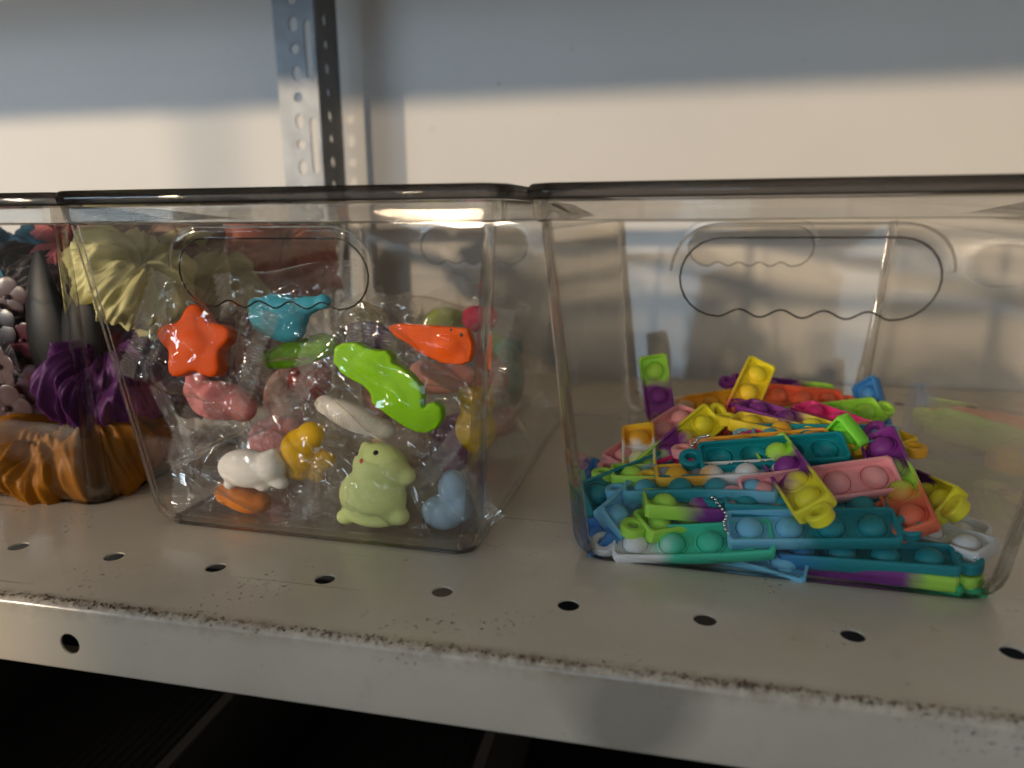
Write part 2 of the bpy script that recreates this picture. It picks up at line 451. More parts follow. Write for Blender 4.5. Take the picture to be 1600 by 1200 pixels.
def dark_tray(x0, x1, y0, y1, z0, z1, label):
    t = empty("dark_tray", ((x0 + x1) / 2, (y0 + y1) / 2, z0)); cx, cyy = (x0 + x1) / 2, (y0 + y1) / 2
    tag(t, label, "tray", "trays on the lower shelf")
    h = z1 - z0
    def part(name, *b):
        bm = bmesh.new(); add_box(bm, *b); bmesh.ops.bevel(bm, geom=bm.edges[:], offset=0.8 * MM, segments=2, affect='EDGES'); obj(name, to_mesh(bm, name), M['dark_tray'], t)
    a, b = (x1 - x0) / 2, (y1 - y0) / 2
    part("floor_panel", -a, a, -b, b, 0.2, 3)
    part("side_wall", -a, -a + 3, -b, b, 3.1, h); part("side_wall", a - 3, a, -b, b, 3.1, h)
    part("front_wall", -a + 3.1, a - 3.1, -b, -b + 3, 3.1, h); part("back_wall", -a + 3.1, a - 3.1, b - 3, b, 3.1, h)
    part("rim", -a - 4, -a + 4, -b - 4, b + 4, h + 0.1, h + 5); part("rim", a - 4, a + 4, -b - 4, b + 4, h + 0.1, h + 5)
    part("rim", -a + 4.1, a - 4.1, -b - 4, -b + 4, h + 0.1, h + 5); part("rim", -a + 4.1, a - 4.1, b - 4, b + 4, h + 0.1, h + 5)
    n = int(a * 2 // 9)
    for i in range(n):
        bm = bmesh.new(); add_box(bm, -a + 6 + i * 9, -a + 9 + i * 9, -b + 4, b - 4, 3.1, 4.6)
        obj("rib", to_mesh(bm, "rib"), M['dark_tray'], t)
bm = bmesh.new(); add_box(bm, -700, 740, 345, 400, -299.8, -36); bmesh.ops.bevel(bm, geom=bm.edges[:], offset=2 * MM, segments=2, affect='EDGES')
tag(obj("shade_backing", to_mesh(bm, "shade_backing"), M['under']), "dark block added at the back of the lower shelf to keep the holes dark", "backing")  # block added so the shelf holes look dark
dark_tray(-330, -75, 25, 330, -300, -205, "black ribbed tray on the lower shelf at the far left")
dark_tray(-60, 130, 40, 330, -300, -190, "black tray on the lower shelf beside the ribbed one")

# ------------------------------------------------------------------ clear storage bins
BW, BL, BH, TAPER = 82.0, 129.0, 150.4, 13.0        # half width and length at the base, wall height, flare per side

def rrect(hw, hl, r, n=8):
    pts = []
    for cx, cyy, a0 in ((hw - r, hl - r, 0), (-hw + r, hl - r, 90), (-hw + r, -hl + r, 180), (hw - r, -hl + r, 270)):
        for k in range(n + 1):
            a = R(a0 + 90.0 * k / n); pts.append((cx + r * math.cos(a), cyy + r * math.sin(a)))
    return pts

def handle_outline():
    """rounded slot with a scalloped lower edge, (x, z)"""
    hw, zt, zb = 42.5, 135.5, 107.5; r = (zt - zb) / 2; zc = (zt + zb) / 2; pts = []
    for k in range(13):
        a = R(90 - 180 * k / 12); pts.append((hw - r + r * math.cos(a), zc + r * math.sin(a)))
    for k in range(1, 40):
        x = (hw - r) - 2 * (hw - r) * k / 40
        pts.append((x, zb + 2.0 * (0.5 - 0.5 * math.cos(2 * math.pi * 4 * k / 40)) * 1.4))
    for k in range(13):
        a = R(270 - 180 * k / 12); pts.append((-hw + r + r * math.cos(a), zc + r * math.sin(a)))
    for k in range(1, 6):
        pts.append((-(hw - r) + 2 * (hw - r) * k / 6, zt))
    return pts

def build_bin_meshes():
    bm = bmesh.new()
    def loop(z, off, r):
        f = TAPER * z / BH
        return [bm.verts.new(Vector((x, y, z)) * MM) for x, y in rrect(BW + f + off, BL + f + off, max(4.0, r - 1 + 6 * (1 - z / BH) + off))]
    outer = [(0.0, -11.0), (0.4, -8.0), (1.5, -5.0), (3.6, -2.4), (6.5, -0.8), (11.0, 0.0), (50, 0), (100, 0), (141.0, 0.0), (141.6, 1.3), (149.2, 1.3)]
    inner = [(149.2, -1.6), (142.0, -1.6), (100, -2.0), (50, -2.0), (12, -2.1), (8.0, -3.0), (5.2, -4.4), (3.4, -6.8), (2.4, -11.0)]
    Ls = [loop(z, o, 5) for z, o in outer + inner]
    for a, b in zip(Ls, Ls[1:]): bridge(bm, a, b)
    bm.faces.new(Ls[0][::-1]); bm.faces.new(Ls[-1])
    fix_normals(bm); body = to_mesh(bm, "bin_body")
    bm = bmesh.new(); add_prism(bm, handle_outline(), lambda u, v, w: (u, w, v), -220, 220); fix_normals(bm)
    body = cut(body, to_mesh(bm, "c"))
    for p in body.polygons: p.use_smooth = True
    body.set_sharp_from_angle(angle=R(24)); body.materials.clear()
    body.materials.append(M['clear']); body.materials.append(M['edge'])
    for p in body.polygons:                      # rounded corners, base fillet and cut handle edges are thick: they refract
        n = p.normal
        flat = max(abs(n.x), abs(n.y)) > 0.985 or abs(n.z) > 0.99
        if abs(n.z) > 0.99 and p.center.z > 0.1: flat = False
        if p.center.z < 0.0112 and (abs(n.x) < 0.08 or abs(n.y) < 0.08): flat = True
        if abs(n.z) > 0.99 and p.area > 0.01: flat = True
        p.material_index = 0 if flat else 1
    # rolled rim
    bm = bmesh.new()
    prof = [(1.0, 149.6), (3.6, 149.3), (4.7, 150.0), (5.1, 151.8), (4.7, 153.7), (3.4, 154.9), (0.6, 155.1), (-1.2, 154.4), (-1.7, 152.2), (-1.2, 150.3)]
    Ls = [[bm.verts.new(Vector((x, y, z)) * MM) for x, y in rrect(BW + TAPER + o, BL + TAPER + o, 9 + o)] for o, z in prof]
    for a, b in zip(Ls, Ls[1:] + Ls[:1]): bridge(bm, a, b)
    fix_normals(bm); rim = to_mesh(bm, "bin_rim", 40)
    # stepped band under the rim
    bm = bmesh.new()
    prof = [(1.45, 141.6), (2.5, 142.0), (2.9, 143.4), (2.9, 147.4), (3.2, 148.4), (2.6, 149.2), (1.45, 149.2)]
    Ls = [[bm.verts.new(Vector((x, y, z)) * MM) for x, y in rrect(BW + TAPER * z / BH + o, BL + TAPER * z / BH + o, 7 + o)] for o, z in prof]
    for a, b in zip(Ls, Ls[1:] + Ls[:1]): bridge(bm, a, b)
    fix_normals(bm); global BAND; BAND = to_mesh(bm, "rim_band", 40)
    # hood moulded over the upper half of each handle
    hoods = []
    for s in (-1, 1):
        bm = bmesh.new(); hw, zt, zb = 42.5, 135.5, 107.5; r = (zt - zb) / 2; zc = (zt + zb) / 2
        path = [(-hw + r + math.cos(R(a)), math.sin(R(a)), -hw + r) for a in range(175, 89, -8)]
        ring = []
        arcs = [(-(hw - r), R(a)) for a in range(172, 89, -8)] + [((hw - r), R(a)) for a in range(90, 7, -8)]
        for cx, a in arcs:
            sec = []
            for dr, dy in ((0.1, 0.12), (0.1, 1.7), (0.7, 2.0), (3.4, 1.7), (4.4, 1.3), (4.6, 0.12)):
                k = min(1.0, 0.35 + 0.9 * math.sin(a))
                x = cx + (r + dr * (0.5 + 0.5 * k)) * math.cos(a); z = zc + (r + dr * k) * math.sin(a)
                y = BL + TAPER * z / BH + dy * k
                sec.append(bm.verts.new(Vector((x, s * y, z)) * MM))
            ring.append(sec)
        for a, b in zip(ring, ring[1:]): bridge(bm, a, b)
        bm.faces.new(ring[0][::-1]); bm.faces.new(ring[-1]); fix_normals(bm)
        hoods.append(to_mesh(bm, "handle_hood", 35))
    # rounded bead along the cut edge of each handle, and along the outer line of its hood
    def tube(path, closed, rad):
        bm = bmesh.new(); rings = []; n = len(path)
        for i, p in enumerate(path):
            a = path[(i - 1) % n] if closed or i else p; b = path[(i + 1) % n] if closed or i < n - 1 else p
            d = (b - a).normalized(); u = Vector((0, 1, 0)); w_ = d.cross(u).normalized(); u = w_.cross(d)
            rings.append([bm.verts.new((p + rad * (math.cos(R(45 * k)) * u + math.sin(R(45 * k)) * w_)) * MM) for k in range(8)])
        for a, b in zip(rings, rings[1:] + (rings[:1] if closed else [])): bridge(bm, a, b)
        fix_normals(bm); return to_mesh(bm, "bead", 60)
    beads = []
    for s in (-1, 1):
        pl = [Vector((x, s * (BL + TAPER * z / BH - 0.9), z)) for x, z in handle_outline()]
        hw, zt, zb = 42.5, 135.5, 107.5; r = (zt - zb) / 2; zc = (zt + zb) / 2
        arc = []
        for cx, a in [(-(hw - r), R(a)) for a in range(172, 89, -8)] + [((hw - r), R(a)) for a in range(90, 7, -8)]:
            k = min(1.0, 0.35 + 0.9 * math.sin(a)); z = zc + (r + 4.6 * k) * math.sin(a)
            arc.append(Vector((cx + (r + 4.6 * (0.5 + 0.5 * k)) * math.cos(a), s * (BL + TAPER * z / BH + 1.0 * k), z)))
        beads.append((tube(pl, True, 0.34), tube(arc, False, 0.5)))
    global BASE_LINE
    bm = bmesh.new(); Ls = []  # bead added along the base to draw its internal-reflection line
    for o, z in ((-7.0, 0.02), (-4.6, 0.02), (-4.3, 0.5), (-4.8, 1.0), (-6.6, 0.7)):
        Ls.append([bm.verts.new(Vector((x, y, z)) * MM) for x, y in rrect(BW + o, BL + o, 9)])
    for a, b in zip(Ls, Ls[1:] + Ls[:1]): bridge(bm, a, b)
    fix_normals(bm); BASE_LINE = to_mesh(bm, 'base_line_bead', 50)
    return body, rim, hoods, beads
BODY, RIM, HOODS, BEADS = build_bin_meshes()

def storage_bin(cx, cyy, rot, label):
    t = empty("storage_bin", (cx, cyy, 0.15)); t.rotation_euler.z = R(rot)
    tag(t, label, "storage bin", "clear storage bins in a row on the shelf")
    obj("bin_body", BODY, M['clear'], t); obj("rim", RIM, M['rim'], t); obj("rim_band", BAND, M['edge'], t); obj("base_line_bead", BASE_LINE, M['edge'], t)
    for h, (b1, b2) in zip(HOODS, BEADS):
        hd = obj("handle_hood", h, M['clear'], t)
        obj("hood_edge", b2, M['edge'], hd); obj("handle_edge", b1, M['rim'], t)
    return t
storage_bin(282.5, 161, -1.7, "clear plastic bin holding small silicone popper keychains, the nearest one")
storage_bin(79.5, 158, -1.7, "clear plastic bin full of squishy toys wrapped in cellophane")
storage_bin(-123.5, 173, -1.0, "clear plastic bin of satin scrunchies cut off by the picture edge")
# ------------------------------------------------------------------ silicone popper keychains
PITCH, HWID, HLEN = 15.6, 8.2, 32.6
def bend(bm, k):
    for v in bm.verts:
        x = v.co.x / MM; v.co.z += k * (x / 33.0) ** 2 * MM * 3.0

def popper_meshes(k):
    """tray with raised walls, four round openings with a moulded ring, four domes, a loop; all in the same coordinates"""
    bm = bmesh.new(); n = 24; wi = HWID - 1.2; li = HLEN - 1.2
    def q(x, y, z): return bm.verts.new(Vector((x, y, z)) * MM)
    # floor with the rings
    for c in range(4):
        cx = (c - 1.5) * PITCH; loops = []
        for r, z in ((5.55, 0.0), (5.75, 0.75), (6.2, 0.75), (6.5, 0.0)):
            loops.append([q(cx + r * math.cos(R(15 * i)), r * math.sin(R(15 * i)), z) for i in range(n)])
        hx = PITCH / 2; x0 = -li if c == 0 else cx - hx; x1 = li if c == 3 else cx + hx
        sq = []
        for i in range(n):
            a = R(15 * i); cc, ss = math.cos(a), math.sin(a); f = 1 / max(abs(cc), abs(ss))
            u, v = cc * f, ss * f
            sq.append(q(cx + (u * (x1 - cx) if u > 0 else u * (cx - x0)), v * wi, 0.0))
        loops.append(sq)
        for a, b in zip(loops, loops[1:]): bridge(bm, a, b)
    # walls: outer face, top edge, inner face, split along the length so that the bar can bend
    xs = [-1, -0.66, -0.33, 0, 0.33, 0.66, 1]
    def ring(hl, hw, z, r):
        pts = [(x * (hl - r), -hw) for x in xs] + [(hl, -hw + r)] + [(hl, hw - r)] + [(x * (hl - r), hw) for x in xs[::-1]] + [(-hl, hw - r), (-hl, -hw + r)]
        return [q(x, y, z) for x, y in pts]
    prof = [(0.35, -3.0), (0.0, -2.6), (-0.25, 2.4), (0.0, 3.2), (0.35, 3.45), (1.0, 3.45), (1.2, 3.1), (1.3, -2.7), (0.9, -3.0)]
    Ls = [ring(HLEN - o, HWID - o, z, 1.4) for o, z in prof]
    for a, b in zip(Ls, Ls[1:] + Ls[:1]): bridge(bm, a, b)
    fix_normals(bm); bend(bm, k); body = to_mesh(bm, "tray", 40)
    domes = []
    for c in range(4):
        bm = bmesh.new(); cx = (c - 1.5) * PITCH; loops = []
        for ang in (0, 16, 34, 52, 70):
            r, z = 5.5 * math.cos(R(ang)), 4.9 * math.sin(R(ang))
            loops.append([q(cx + r * math.cos(R(22.5 * i)), r * math.sin(R(22.5 * i)), z) for i in range(16)])
        top = q(cx, 0, 4.9)
        for a, b in zip(loops, loops[1:]): bridge(bm, a, b)
        for i in range(16): bm.faces.new((loops[-1][i], loops[-1][(i + 1) % 16], top))
        bend(bm, k); me = to_mesh(bm, "bubble", 60); domes.append(me)
    bm = bmesh.new(); cx = -HLEN - 3.9
    A = []
    for r, z in ((2.5, -1.9), (2.5, 1.9), (3.0, 2.4), (4.8, 2.4), (5.3, 1.9), (5.3, -1.9), (4.8, -2.4), (3.0, -2.4)):
        A.append([q(cx + r * math.cos(R(15 * i)) * 1.05, r * math.sin(R(15 * i)), z) for i in range(24)])
    for a, b in zip(A, A[1:] + A[:1]): bridge(bm, a, b)
    fix_normals(bm); bend(bm, k)
    loop = to_mesh(bm, "key_loop", 40)
    return body, domes, loop
PM = [popper_meshes(k) for k in (0.0, 0.55, -0.45)]

c_ = dict(teal=(0.0, 0.17, 0.20), sky=(0.13, 0.36, 0.50), blue=(0.03, 0.15, 0.38), mint=(0.04, 0.42, 0.27), white=(0.72, 0.70, 0.66), lime=(0.30, 0.58, 0.06),
          purple=(0.15, 0.02, 0.17), yellow=(0.66, 0.50, 0.02), orange=(0.80, 0.27, 0.02), red=(0.78, 0.11, 0.05), pink=(0.55, 0.24, 0.25), green=(0.02, 0.30, 0.12),
          grey=(0.20, 0.22, 0.25), magenta=(0.48, 0.02, 0.14), gold=(0.74, 0.40, 0.02), grass=(0.16, 0.55, 0.04))
c_ = {k: tuple(min(0.85, 1.55 * q + 0.004) for q in v) for k, v in c_.items()}
PAL = dict(
    teal_sky=[(0.0, 'teal'), (0.5, 'teal'), (0.66, 'sky'), (1, 'sky')], mint_white=[(0, 'white'), (0.3, 'white'), (0.48, 'mint'), (1, 'mint')],
    lime_purple_yellow=[(0.12, 'yellow'), (0.36, 'yellow'), (0.52, 'purple'), (0.66, 'purple'), (0.8, 'lime'), (1, 'lime')],
    yellow_purple_lime=[(0.1, 'yellow'), (0.38, 'yellow'), (0.5, 'purple'), (0.6, 'purple'), (0.74, 'lime'), (1, 'lime')],
    green_orange=[(0, 'orange'), (0.42, 'orange'), (0.6, 'grass'), (1, 'grass')], pink=[(0, 'pink'), (1, 'pink')], teal_blue=[(0.1, 'sky'), (0.3, 'teal'), (0.5, 'teal'), (0.95, 'sky')],
    sky=[(0, 'sky'), (1, 'sky')], blue=[(0, 'blue'), (1, 'blue')], purple_lime=[(0.25, 'purple'), (0.6, 'purple'), (0.8, 'lime'), (1, 'lime')], lime=[(0, 'lime'), (0.8, 'lime')],
    teal=[(0, 'teal'), (1, 'teal')], yellow_orange_white=[(0, 'orange'), (0.5, 'yellow'), (0.72, 'white'), (0.82, 'orange'), (1, 'gold')],
    orange_white=[(0.15, 'white'), (0.35, 'orange'), (1, 'gold')], yellow_red=[(0.2, 'red'), (0.42, 'red'), (0.6, 'gold'), (1, 'yellow')], coral=[(0, 'red'), (0.6, 'red'), (1, 'orange')],
    purple_yellow=[(0.2, 'purple'), (0.45, 'purple'), (0.62, 'yellow'), (1, 'gold')], yellow_orange=[(0, 'yellow'), (0.3, 'gold'), (0.5, 'orange'), (1, 'gold')],
    orange_pink=[(0.1, 'pink'), (0.35, 'orange'), (0.8, 'orange'), (1, 'red')], magenta_orange=[(0, 'orange'), (0.3, 'gold'), (0.55, 'magenta'), (1, 'magenta')],
    purple_green_red=[(0.2, 'purple'), (0.42, 'purple'), (0.55, 'lime'), (0.72, 'red'), (1, 'red')], grey_white=[(0.3, 'grey'), (0.55, 'grey'), (0.68, 'white'), (1, 'white')],
    teal_deep=[(0, 'teal'), (0.6, 'teal'), (1, 'blue')], lime_magenta=[(0.0, 'lime'), (0.28, 'lime'), (0.42, 'purple'), (1, 'purple')], green=[(0, 'green'), (1, 'green')],
    white_pink=[(0, 'magenta'), (0.35, 'pink'), (0.5, 'white'), (1, 'white')], lime_grey=[(0.15, 'lime'), (0.3, 'lime'), (0.42, 'grey'), (1, 'grey')],
    orange_white_purple=[(0, 'gold'), (0.35, 'orange'), (0.5, 'white'), (0.75, 'white'), (0.9, 'purple')], magenta=[(0, 'magenta'), (1, 'magenta')])
PMAT = {k: ramp_mat("silicone_" + k, [(p, c_[c]) for p, c in v]) for k, v in PAL.items()}

def popper(loc, ax, nrm, pal, var, label, chain=False, group="popper keychains heaped in the clear bin"):
    t = empty("popper_keychain"); tag(t, label, "popper keychain", group)
    x = Vector(ax).normalized(); z = Vector(nrm); z = (z - x * z.dot(x)).normalized(); y = z.cross(x)
    mw = Matrix.Identity(4)
    for i in range(3): mw[i][0], mw[i][1], mw[i][2] = x[i], y[i], z[i]
    mw.translation = Vector(loc) * MM
    t.matrix_world = mw
    body, domes, loop = PM[var]; mt = PMAT[pal]
    obj("tray", body, mt, t, 'OBJECT')
    for d in domes: obj("bubble", d, mt, t, 'OBJECT')
    obj("key_loop", loop, mt, t, 'OBJECT')
    if chain:
        bm = bmesh.new(); rg = random.Random(label)
        p = Vector((-HLEN - 6, 0, 2.6)); d = Vector((rg.uniform(-0.3, 0.4), rg.uniform(-1, -0.5), 0)).normalized()
        for k in range(13):
            bmesh.ops.create_icosphere(bm, subdivisions=2, radius=0.85 * MM, matrix=Matrix.Translation(p * MM))
            d = (d + Vector((rg.uniform(-0.5, 0.5), rg.uniform(-0.5, 0.5), rg.uniform(-0.25, 0.1)))).normalized(); p = p + d * 1.9
        me = to_mesh(bm, "bead_chain", 60); obj("bead_chain", me, M['steel'], t)
    return t

POPPERS = [
    ((292.3, 47.0, 18.3), (-0.995, 0.0, -0.102), (-0.09, -0.469, 0.878), 'teal_sky', 0, 'large blue popper keychain lying in front, its loop at the right end'),
    ((245.8, 45.6, 7.9), (0.992, 0.014, 0.126), (-0.102, -0.502, 0.859), 'mint_white', 1, 'mint green and white popper keychain touching the front of the bin'),
    ((287.4, 68.9, 33.5), (-0.14, 0.987, 0.084), (-0.58, -0.15, 0.8), 'lime_purple_yellow', 0, 'lime, purple and yellow popper keychain propped steeply, loop end down'),
    ((311.3, 123.0, 24.8), (0.216, -0.696, 0.685), (-0.671, -0.446, -0.242), 'green_orange', 0, 'bright green popper keychain shading to orange, above the pink one'),
    ((298.2, 67.7, 29.5), (0.973, 0.161, 0.166), (-0.02, -0.655, 0.755), 'pink', 0, 'plain dusty pink popper keychain showing two bubbles'),
    ((248.5, 66.9, 24.8), (0.996, -0.029, 0.083), (-0.085, -0.067, 0.994), 'teal_blue', 2, 'teal bar of popper keychain seen edge-on above the lime pieces'),
    ((223.3, 75.9, 16.7), (-0.403, -0.907, -0.121), (0.646, -0.375, 0.664), 'sky', 0, 'pale blue popper keychain slanting down in the left front corner'),
    ((202.5, 73.6, 9.4), (0.196, -0.958, -0.207), (-0.779, -0.281, 0.561), 'blue', 0, 'deeper blue popper keychain squeezed into the left front corner'),
    ((257.1, 60.7, 19.0), (-0.983, -0.173, 0.056), (0.073, -0.093, 0.993), 'purple_lime', 0, 'lime popper keychain shading to purple, pointing right, above the mint one'),
    ((251.7, 66.7, 11.6), (0.84, 0.543, -0.016), (0.145, -0.195, 0.97), 'lime', 0, 'all lime popper keychain with its loop end facing the front'),
    ((291.6, 61.6, 22.9), (0.999, 0.044, 0.018), (-0.011, -0.14, 0.99), 'teal', 0, 'dark teal popper keychain with loop just above the large blue one'),
    ((281.6, 90.3, 35.7), (0.99, 0.072, 0.125), (0.071, 0.507, -0.859), 'teal', 0, 'dark teal popper keychain turned over to show hollow cups'),
    ((219.4, 85.0, 19.7), (-0.665, -0.743, -0.078), (0.581, -0.58, 0.572), 'teal', 0, 'teal popper keychain on edge beside the left wall of the bin'),
    ((238.9, 110.4, 29.3), (-0.557, -0.769, -0.313), (0.455, -0.598, 0.66), 'yellow_purple_lime', 0, 'yellow, purple and lime popper keychain sloping up to its round loop'),
    ((229.8, 171.0, 32.8), (-0.177, 0.455, 0.873), (-0.106, -0.862, 0.428), 'lime_purple_yellow', 0, 'yellow, purple and lime popper keychain standing upright at the back'),
    ((221.9, 91.7, 22.5), (-0.074, 0.917, 0.392), (-0.187, -0.374, 0.84), 'yellow_orange_white', 0, 'yellow and white popper keychain with an orange bubble by the left wall'),
    ((227.3, 124.4, 29.6), (0.585, 0.775, 0.241), (-0.033, -0.274, 0.961), 'pink', 0, 'dusty pink popper keychain poking out beside the upright one'),
    ((267.7, 208.7, 28.8), (0.946, 0.303, 0.118), (0.055, -0.507, 0.86), 'orange_white', 0, 'orange and white popper keychain lying at the back of the pile'),
    ((274.8, 159.1, 42.0), (0.332, 0.784, 0.524), (0.248, -0.597, 0.735), 'yellow_red', 0, 'golden yellow popper keychain shading to coral, leaning at the back'),
    ((307.2, 209.1, 33.6), (-0.968, -0.227, 0.103), (0.213, -0.539, 0.815), 'coral', 0, 'coral red popper keychain lying flat at the back of the pile'),
    ((307.7, 240.0, 32.1), (0.984, 0.138, -0.109), (0.149, -0.324, 0.934), 'purple_lime', 0, 'purple popper keychain on top of the back of the pile'),
    ((299.3, 133.5, 38.7), (0.778, -0.624, -0.072), (0.023, -0.086, 0.996), 'purple_yellow', 0, 'thin edge of a purple to yellow popper keychain below the coral one'),
    ((297.0, 119.3, 37.2), (0.903, -0.428, -0.041), (0.015, -0.065, 0.998), 'yellow_orange', 0, 'thin edge of a yellow and orange popper keychain under the purple bar'),
    ((308.3, 114.4, 37.5), (0.992, -0.1, 0.073), (-0.092, -0.2, 0.976), 'teal_blue', 0, 'blue and teal popper keychain with a bead chain behind the dark teal one'),
    ((278.0, 104.8, 34.9), (0.99, 0.063, 0.13), (-0.126, -0.06, 0.99), 'orange_pink', 0, 'thin orange edge of a popper keychain above the dark teal cups'),
    ((355.8, 201.2, 19.8), (-0.099, 0.722, 0.685), (-0.811, -0.457, 0.364), 'blue', 0, 'slim blue popper keychain standing upright by the right of the pile'),
    ((323.2, 175.7, 31.9), (-0.893, -0.448, -0.036), (0.231, -0.526, 0.819), 'lime', 0, 'lime popper keychain at the back beside the upright blue one'),
    ((325.0, 137.2, 37.5), (-0.604, 0.796, 0.05), (-0.053, -0.103, 0.993), 'magenta_orange', 0, 'magenta and orange popper keychain edge below the upright blue one'),
    ((330.6, 74.2, 32.0), (0.02, -0.95, -0.313), (-0.535, -0.269, 0.783), 'purple_green_red', 0, 'purple, green and coral popper keychain tray sloping down to the right'),
    ((344.5, 89.4, 22.5), (-0.066, 0.982, -0.175), (-0.796, 0.046, 0.558), 'yellow_purple_lime', 0, 'yellow, purple and lime popper keychain at the right end of the pile'),
    ((337.9, 71.6, 11.3), (0.624, -0.777, 0.086), (-0.189, -0.042, 0.981), 'grey_white', 0, 'white popper keychain end sticking out at the right front corner'),
    ((313.6, 47.0, 8.5), (-0.992, 0.11, -0.069), (-0.086, -0.165, 0.982), 'teal_deep', 0, 'blue green popper keychain under the large blue one, loop to the right'),
    ((313.7, 47.6, 3.8), (-0.987, 0.156, -0.04), (-0.045, -0.028, 0.999), 'lime_magenta', 0, 'yellow green and magenta popper keychain edge near the bin floor'),
    ((316.4, 49.7, 0.9), (-0.977, 0.215, -0.013), (-0.013, 0.003, 1.0), 'green', 0, 'emerald green popper keychain lowest at the right front corner'),
    ((260.9, 51.7, 5.0), (0.96, -0.263, -0.098), (-0.041, -0.476, 0.879), 'sky', 0, 'light blue popper keychain end poking out below the mint one'),
    ((336.5, 81.3, 15.3), (0.802, -0.586, -0.119), (-0.163, -0.405, 0.9), 'white_pink', 0, 'white and pink popper keychain half hidden behind the white end'),
    ((241.5, 82.9, 23.5), (0.997, 0.081, 0.01), (-0.007, -0.036, 0.999), 'lime_grey', 0, 'lime ended grey popper keychain lying by the left wall'),
    ((262.3, 79.2, 28.0), (0.993, 0.043, 0.109), (-0.106, -0.074, 0.992), 'orange_white_purple', 0, 'orange, white and purple popper keychain edge below the teal cups'),
    ((254.3, 101.7, 26.3), (0.878, 0.421, 0.226), (-0.044, -0.4, 0.915), 'magenta', 0, 'magenta popper keychain lying under the sloping yellow one'),
    ((295.8, 78.9, 14.1), (-0.915, 0.246, -0.319), (-0.365, -0.17, 0.915), 'coral', 0, 'coral red popper keychain wedged below the pink one'),
]
BURIED = [
    ((288.4, 230.4, 18.7), (0.874, 0.486, 0.026), (-0.062, 0.001, 1.0), 'yellow_orange', 0),
    ((291.0, 218.4, 18.5), (-0.99, 0.143, -0.017), (0.144, 0.092, 1.0), 'blue', 1),
    ((325.2, 234.8, 9.1), (-0.775, -0.632, 0.049), (0.221, -0.067, 1.0), 'teal', 0),
    ((285.4, 155.6, 14.0), (0.966, -0.257, -0.036), (-0.138, -0.139, 1.0), 'yellow_orange', 1),
    ((294.6, 229.8, 10.2), (0.904, -0.427, -0.002), (0.088, -0.162, 1.0), 'pink', 0),
    ((310.4, 188.3, 9.8), (-0.968, 0.249, -0.033), (-0.165, -0.289, 1.0), 'green', 2),
    ((276.9, 220.5, 16.3), (0.965, 0.261, 0.1), (0.019, 0.01, 1.0), 'blue', 0),
    ((272.1, 135.2, 19.8), (-0.903, 0.429, -0.0), (0.228, 0.052, 1.0), 'coral', 1),
    ((312.3, 123.6, 8.3), (-0.779, 0.627, 0.09), (0.209, -0.283, 1.0), 'blue', 0),
    ((297.6, 204.3, 10.2), (-0.999, -0.037, -0.103), (0.1, -0.137, 1.0), 'blue', 2),
    ((297.3, 86.8, 9.2), (-1.0, 0.004, -0.039), (0.067, -0.116, 1.0), 'yellow_orange', 1),
    ((260.3, 82.6, 7.3), (-0.743, 0.669, -0.005), (-0.194, -0.066, 1.0), 'green', 1),
    ((294.5, 156.1, 20.1), (-0.848, -0.53, -0.098), (-0.177, -0.053, 1.0), 'purple_lime', 0),
    ((287.7, 198.9, 12.3), (-0.066, -0.998, -0.076), (-0.108, -0.254, 1.0), 'purple_lime', 1),
    ((314.8, 224.4, 17.1), (-0.679, -0.734, -0.118), (-0.107, -0.149, 1.0), 'teal', 2),
]

for i, (l, a, n, p, v, lab) in enumerate(POPPERS):
    popper(l, a, n, p, v, lab, chain=i in (10, 11, 23, 31, 33))
for l, a, n, p, v in BURIED:
    popper(l, a, n, p, v, "popper keychain mostly buried under the others in the heap", group="popper keychains buried in the heap")
# ------------------------------------------------------------------ wrapped squishy toys
def blob(ells, s, vox=0.9, smooth=11, polys=()):
    """one continuous soft body from overlapping ellipsoids (cx, cz, rx, rz, ry[, rot, cy]) and flat outlines, unit s mm"""
    bm = bmesh.new()
    for e in ells:
        cx, cz, rx, rz, ry = e[:5]; rot = e[5] if len(e) > 5 else 0; cyy = e[6] if len(e) > 6 else 0
        mt = Matrix.Translation(Vector((cx, cyy, cz)) * s * MM) @ Matrix.Rotation(R(-rot), 4, 'Y') @ Matrix.Diagonal((rx * s * MM, ry * s * MM, rz * s * MM, 1))
        bmesh.ops.create_uvsphere(bm, u_segments=24, v_segments=14, radius=1, matrix=mt)
    for pts, th in polys:
        add_prism(bm, [(x * s, z * s) for x, z in pts], lambda u, v, w: (u, w, v), -th * s, th * s)
    fix_normals(bm)
    me = to_mesh(bm, "body")
    me = baked(me, [('REMESH', dict(mode='VOXEL', voxel_size=vox * MM)), ('SMOOTH', dict(factor=0.6, iterations=smooth))])
    for p in me.polygons: p.use_smooth = True
    return me

